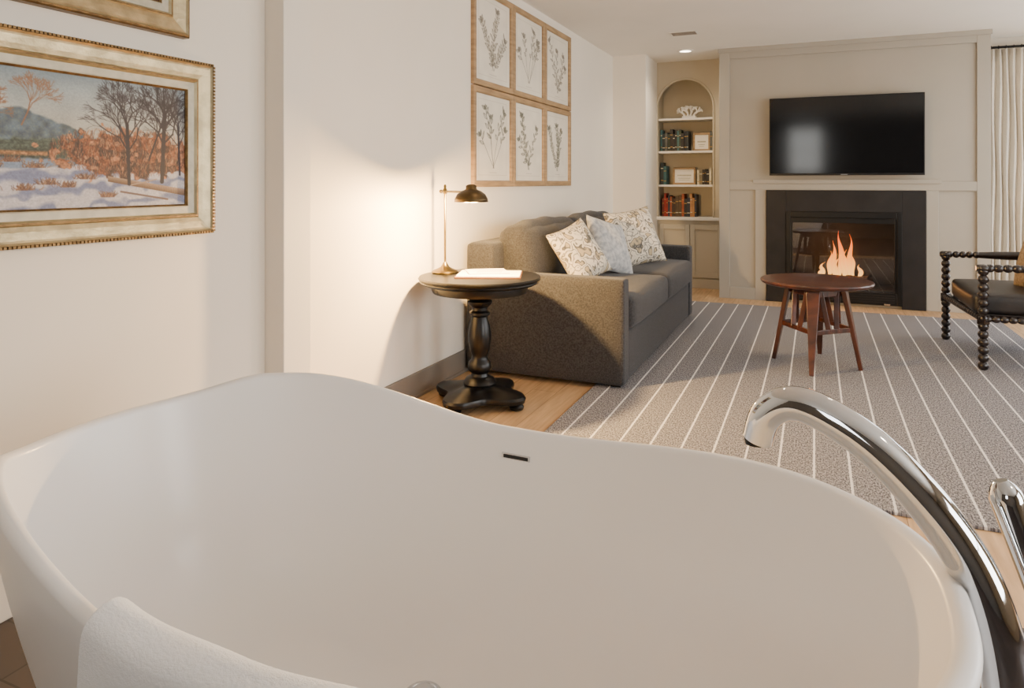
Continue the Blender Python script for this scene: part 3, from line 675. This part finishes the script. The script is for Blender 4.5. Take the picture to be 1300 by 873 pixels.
# papers
pp = grp('menu_folder', (-1.70,3.50,.692))
def flat(name, cx, cy, w, h, z0, z1, m, g, ang):
    Rz = Matrix.Rotation(math.radians(ang),3,'Z'); vs = []
    for z in (z0,z1):
        for a, b in ((-1,-1),(1,-1),(1,1),(-1,1)):
            p = Rz@Vector((a*w/2,b*h/2,0)); vs.append((cx+p.x,cy+p.y,z))
    return mesh(name, vs, [(0,1,2,3),(4,5,6,7),(0,1,5,4),(1,2,6,5),(2,3,7,6),(3,0,4,7)], m, g)
flat('cover', -1.625,3.43,.35,.26,.6925,.699,M_brown,pp,20)
flat('sheets', -1.625,3.432,.335,.245,.699,.704,M_paper,pp,20)
flat('booklet', -1.66,3.47,.22,.20,.704,.710,M_white,pp,34)
for i in range(4): flat('print_line_%d'%(i+1), -1.65+.01*i,3.50-.03*i,.14,.006,.710,.7104,M_base,pp,34)

# ------------------------------------------------------------------ coffee table
cx, cy = .005, 4.955; ct = grp('coffee_table', (cx,cy,0)); fz = .0142
lathe('top', [(.1,.535),(.325,.537),(.338,.545),(.342,.555),(.338,.563),(.325,.566),(.1,.566)], (cx,cy,0), M_walnut, ct, n=64)
feet = [(-.02,4.64),(.265,4.90),(.03,5.27),(-.255,5.01)]
tops = []
for i, (fx, fy) in enumerate(feet):
    d = Vector((fx-cx,fy-cy,0)); tp = Vector((cx,cy,.535))+d*.62; tops.append(tp)
    obox('leg_%d'%(i+1), tp, (fx,fy,fz), .085,.028,.026,.024, M_walnut, ct, side=Vector((0,0,1)).cross(d))
for i in range(4):
    a, b = tops[i].copy(), tops[(i+1)%4].copy(); a.z = b.z = .505
    obox('apron_%d'%(i+1), a, b, .02,.06,.02,.06, M_walnut, ct)
    fa = Vector((*feet[i],fz)); fb = Vector((*feet[(i+1)%4],fz))
    pa = tops[i].lerp(fa,.52); pb = tops[(i+1)%4].lerp(fb,.52)
    obox('stretcher_%d'%(i+1), pa, pb, .018,.028,.018,.028, M_walnut, ct)
    for k in (-.16,.16):
        obox('slat_%d_%d'%(i+1,1 if k<0 else 2), pa.lerp(pb,.5+k*.6), a.lerp(b,.5+k*1.6), .03,.012,.03,.012, M_walnut, ct)

# ------------------------------------------------------------------ armchair
ac = grp('armchair', (1.3,5.68,0))
fN, fF = (.975,5.23), (.905,6.13); bN, bF = (1.66,5.27), (1.62,6.11)
fz = .0142
for nm, (px, py), top in (('front_post_near',fN,.66),('front_post_far',fF,.66)):
    spool(nm, (px,py,fz), (px,py,top), .031, .05, M_spool, ac)
    lathe(nm+'_block', [(.03,0),(.034,.004),(.034,.06),(.03,.064)], (px,py,.30), M_spool, ac, n=4, smooth=False)
    between(nm+'_cap', (px,py,top-.03),(px,py,top+.02), lambda t: .036*math.sqrt(max(.02,1-(2*t-1)**2)), M_spool, ac, steps=12)
for nm, (px, py) in (('back_post_near',bN),('back_post_far',bF)):
    spool(nm, (px,py,0), (px+.1,py,.92), .029, .05, M_spool, ac)
for nm, a, b in (('arm_near',fN,bN),('arm_far',fF,bF)):
    A = Vector((*a,.655)); B = Vector((*b,.665)); dd = (B-A).normalized()
    spool(nm+'_bobbins', A-dd*.04, A.lerp(B,.30), .026, .045, M_spool, ac)
    between(nm, A.lerp(B,.28), B, lambda t: .022+.010*math.sin(t*math.pi), M_spool, ac, steps=12)
    spool(nm+'_rail', Vector((*a,.335)), Vector((*b,.335)), .022, .045, M_spool, ac)
spool('front_rail', (*fN,.335),(*fF,.335), .024, .045, M_spool, ac)
spool('back_rail', (*bN,.335),(*bF,.335), .024, .045, M_spool, ac)
spool('crest_rail', (bN[0]+.1,bN[1],.92),(bF[0]+.1,bF[1],.92), .026, .05, M_spool, ac)
box('seat_deck', .98,1.66,5.27,6.09,.32,.36, M_spool, ac, bevel=.004)
rbox('seat_cushion', (1.30,5.68,.42), (.74,.80,.135), .035, M_leather, ac, puff=(.01,.01,.02))
rbox('back_cushion', (1.62,5.68,.68), (.12,.78,.45), .045, M_leather, ac, puff=(.03,0,.01), rot=Matrix.Rotation(math.radians(8),3,'Y'))
pillow('lumbar_pillow', (1.36,5.52,.70), .46, .17, M_tan, (-1,-.3,.3), (0,0,1), roll=.05)

# ------------------------------------------------------------------ wall art
def frame(name, y0, y1, z0, z1, prof, mats, g, x=XL):
    vs = []; fs = []; fm = []
    for ins, h, _ in prof:
        for y, z in ((y0+ins,z0+ins),(y1-ins,z0+ins),(y1-ins,z1-ins),(y0+ins,z1-ins)): vs.append((x+h,y,z))
    for j in range(len(prof)-1):
        for i in range(4):
            fs.append((j*4+i, j*4+(i+1)%4, (j+1)*4+(i+1)%4, (j+1)*4+i)); fm.append(prof[j][2])
    return mesh(name, vs, fs, mats, g, fmats=fm)
pf = [(0,0,1),(0,.03,1),(.004,.036,1),(.010,.038,0),(.016,.032,0),(.022,.030,0),(.045,.026,0),(.06,.022,0),(.064,.026,1),(.070,.026,0),(.076,.018,2),(.098,.016,2),(.102,.018,1),(.108,.012,1),(.108,.004,1)]
g = grp('landscape_painting', (XL,1.43,1.32))
frame('gilt_frame', .96,1.90,1.015,1.628, pf, [M_gold,M_golddk,M_linen], g)
raster_panel('canvas', landscape(), XL+.008, 1.068,1.792,1.123,1.520, g)
for nm, a, b, z in (('bead_bottom',.96,1.90,1.02),('bead_top',.96,1.90,1.623)):
    boxes(nm, [(XL+.03,XL+.041,a+.012*i,a+.012*i+.008,z-.004,z+.004) for i in range(78)], M_golddk, g)
boxes('bead_side', [(XL+.03,XL+.041,1.891,1.899,1.022+.012*i,1.030+.012*i) for i in range(50)], M_golddk, g)
g = grp('framed_painting', (XL,1.4,2.0))
frame('gilt_frame', .95,1.793,1.703,2.3, pf, [M_gold,M_golddk,M_linen], g)
raster_panel('canvas', dark_scene(), XL+.008, 1.058,1.685,1.811,2.192, g)

Y0, Y1, Z0, Z1 = 4.03, 5.99, 1.165, 2.505
g = grp('botanical_prints', (XL,5.0,1.83))
cw = (Y1-Y0)/3; rh = (Z1-Z0)/2; k = 0
pf2 = [(0,0,0),(0,.022,0),(.004,.026,0),(.036,.024,0),(.042,.018,0),(.042,.005,0)]
for i in range(3):
    for j in range(2):
        ya, yb, za, zb = Y0+cw*i+.003, Y0+cw*(i+1)-.003, Z0+rh*j+.003, Z0+rh*(j+1)-.003
        frame('frame_%d'%k, ya, yb, za, zb, pf2, [M_oak], g)
        raster_panel('print_%d'%k, botanical(k+5), XL+.008, ya+.042, yb-.042, za+.042, zb-.042, g); k += 1

# ------------------------------------------------------------------ bathtub
tb = grp('bathtub', (-.63,1.03,0))
TCX, TCY, TA, TB, TN = -.635, 1.030, .815, .455, 2.45
TR = math.radians(-2); CR, SR = math.cos(TR), math.sin(TR)
def rot_tub(x, y):
    dx, dy = x-TCX, y-TCY
    return TCX+dx*CR-dy*SR, TCY+dx*SR+dy*CR
def sm(t): t = max(0,min(1,t)); return t*t*(3-2*t)
def plan_pt(th, d, dx=1.0):
    c, s = math.cos(th), math.sin(th)
    return (TCX+(TA-d*dx)*math.copysign(abs(c)**(2/TN), c), TCY+(TB-d)*math.copysign(abs(s)**(2/TN), s))
def rimz(x):
    t = (x-TCX)/TA
    return .636 + (.084*sm((-t-.03)/.70) if t < 0 else .044*sm((t-.05)/.75)) - (.036*sm((-t-.8)/.2))
N = 192; ZB = .20
prof = []
for i in range(13):
    q = i/12; prof.append((.17*(1-q)**1.35, ('o', q)))
for a in (20,50,90,130,160): prof.append((.012-.012*math.cos(math.radians(a)), ('r', .011*math.sin(math.radians(a)))))
def din(q): return .024+.055*((1-q)/.5)
for i in range(9):
    q = 1-i/8*.5; prof.append((din(q), ('i', q)))
for i in range(1,14):
    a = math.pi/2*i/13; prof.append((.079+.03*math.sin(a)+.135*(1-math.cos(a)), ('i', .5*(1-math.sin(a)))))
dend = prof[-1][0]
vs = []; fs = []
for d, (kd, q) in prof:
    for i in range(N):
        th = 2*math.pi*i/N; xr, _ = plan_pt(th, 0); x, y = plan_pt(th, d, 1.3); zr = rimz(xr)-.011
        z = zr*q if kd=='o' else (zr+q if kd=='r' else ZB+(zr-ZB)*q)
        x, y = rot_tub(x, y); vs.append((x,y,z))
for f in (.6,.25):
    for i in range(N):
        x, y = plan_pt(2*math.pi*i/N, dend, 1.3); x, y = rot_tub(TCX+(x-TCX)*f, TCY+(y-TCY)*f); vs.append((x, y, ZB-.004*(1-f)))
nr = len(prof)+2
for j in range(nr-1):
    for i in range(N): fs.append((j*N+i, j*N+(i+1)%N, (j+1)*N+(i+1)%N, (j+1)*N+i))
vs.append((TCX,TCY,ZB-.005)); c = len(vs)-1
for i in range(N): fs.append(((nr-1)*N+i, (nr-1)*N+(i+1)%N, c))
fs.append(tuple(range(N)))
mesh('shell', vs, fs, M_tub, tb, True)
best = None
for i in range(2000):
    th = math.pi*i/2000
    xr, _ = plan_pt(th,0); zr = rimz(xr)-.011; q = (.578-ZB)/(zr-ZB)
    xx, yy = rot_tub(*plan_pt(th, din(q), 1.3))
    if best is None or abs(xx+.62) < best[0]: best = (abs(xx+.62), xx, yy)
ox, oy = best[1], best[2]
for nm, w2, h2, a0, a1, mm in (('overflow_slot',.030,.0035,-.003,.004,M_dark),('overflow_trim',.035,.0065,-.0015,.005,M_chrome)):
    vs = []
    for sx in (-w2,w2):
        for sy in (a0,a1):
            for sz in (-h2,h2): vs.append((ox+sx*CR-sy*SR, oy+sx*SR+sy*CR, .578+sz))
    mesh(nm, vs, BF, mm, tb)
lathe('drain', [(.036,0),(.037,.004),(.03,.006),(.028,.004),(.024,.004),(.022,.010),(.0,.012)], (-.70,1.175,ZB), M_chrome, tb, n=40)

# towel
tw = grp('bath_towel', (-.55,.6,.68))
sec = [(.044,-.034),(.043,-.02),(.041,-.005),(.034,.009),(.023,.017),(.008,.017),(-.008,.010),(-.015,-.006),(-.018,-.05),(-.019,-.12),(-.020,-.22),(-.021,-.34),(-.022,-.46)]
SP = crom([(0,a,b) for a,b in sec], 5); nx = 60; vs = []; fs = []
for i in range(nx+1):
    x = -.80+.48*i/nx; t = (x-TCX)/TA; yr = TCY-TB*(1-abs(t)**TN)**(1/TN); zr = rimz(x)
    for j, p in enumerate(SP):
        w = .0012*math.sin(x*30+j*.12)
        xx, yy = rot_tub(x, yr+p.y+w*(1 if p.y>.01 else -1))
        vs.append((xx, yy, zr+p.z+.004))
m_ = len(SP)
for i in range(nx):
    for j in range(m_-1): fs.append((i*m_+j,(i+1)*m_+j,(i+1)*m_+j+1,i*m_+j+1))
o = mesh('cloth', vs, fs, M_towel, tw, True)
s = o.modifiers.new('s','SOLIDIFY'); s.thickness = .014; s.offset = 0
b = o.modifiers.new('sub','SUBSURF'); b.levels = 2; b.render_levels = 2
tx = bpy.data.textures.new('terry','CLOUDS'); tx.noise_scale = .0035
dm = o.modifiers.new('d','DISPLACE'); dm.texture = tx; dm.strength = .0012; dm.texture_coords = 'GLOBAL'

# ------------------------------------------------------------------ tub filler
tf = grp('tub_filler', (.228,1.08,0))
pts = [(.232,1.078,.30),(.230,1.078,.50),(.219,1.080,.60),(.192,1.086,.685),(.145,1.095,.757),(.077,1.11,.823),(.01,1.123,.860),(-.035,1.133,.866),(-.068,1.140,.843),(-.082,1.144,.802)]
P = crom(pts, 8)
sweep('spout', P, lambda t: (.032-.008*t, .033-.010*t), M_chrome, tf, up=(0,1,0), n=32)
lathe('aerator', [(.017,0),(.018,.006),(.018,.014)], (-.084,1.1445,.794), M_metal, tf, n=24)
lathe('column', [(.06,0),(.06,.012),(.036,.018),(.033,.03),(.033,.34)], (.232,1.078,0), M_chrome, tf, n=32)
between('hand_shower', (.232,1.139,.793), (.280,1.126,.63), lambda t: (.022-.007*t)*math.sqrt(min(1,.15+t*8)), M_chrome, tf, steps=24)
between('hose_arm', (.280,1.126,.64), (.228,1.078,.52), lambda t: .009, M_chrome, tf, steps=3)
between('lever', (.228,1.078,.42), (.33,1.10,.47), lambda t: .010, M_chrome, tf, steps=3)

# ------------------------------------------------------------------ world + camera
w = bpy.data.worlds.new('sky'); S.world = w; w.use_nodes = True
bg = w.node_tree.nodes['Background']; sky = w.node_tree.nodes.new('ShaderNodeTexSky'); sky.sky_type = 'NISHITA'; sky.sun_disc = False; sky.sun_elevation = math.radians(35)
w.node_tree.links.new(sky.outputs[0], bg.inputs[0]); bg.inputs[1].default_value = .2
cam = bpy.data.cameras.new('camera'); co_ = bpy.data.objects.new('camera', cam); COL.objects.link(co_)
co_.location = (0,0,1.2); co_.rotation_euler = (math.pi/2, 0, math.radians(23.5))
cam.sensor_width = 36; cam.lens = 885/1300*36; cam.shift_y = -205.5/1300; cam.clip_start = .02
S.camera = co_
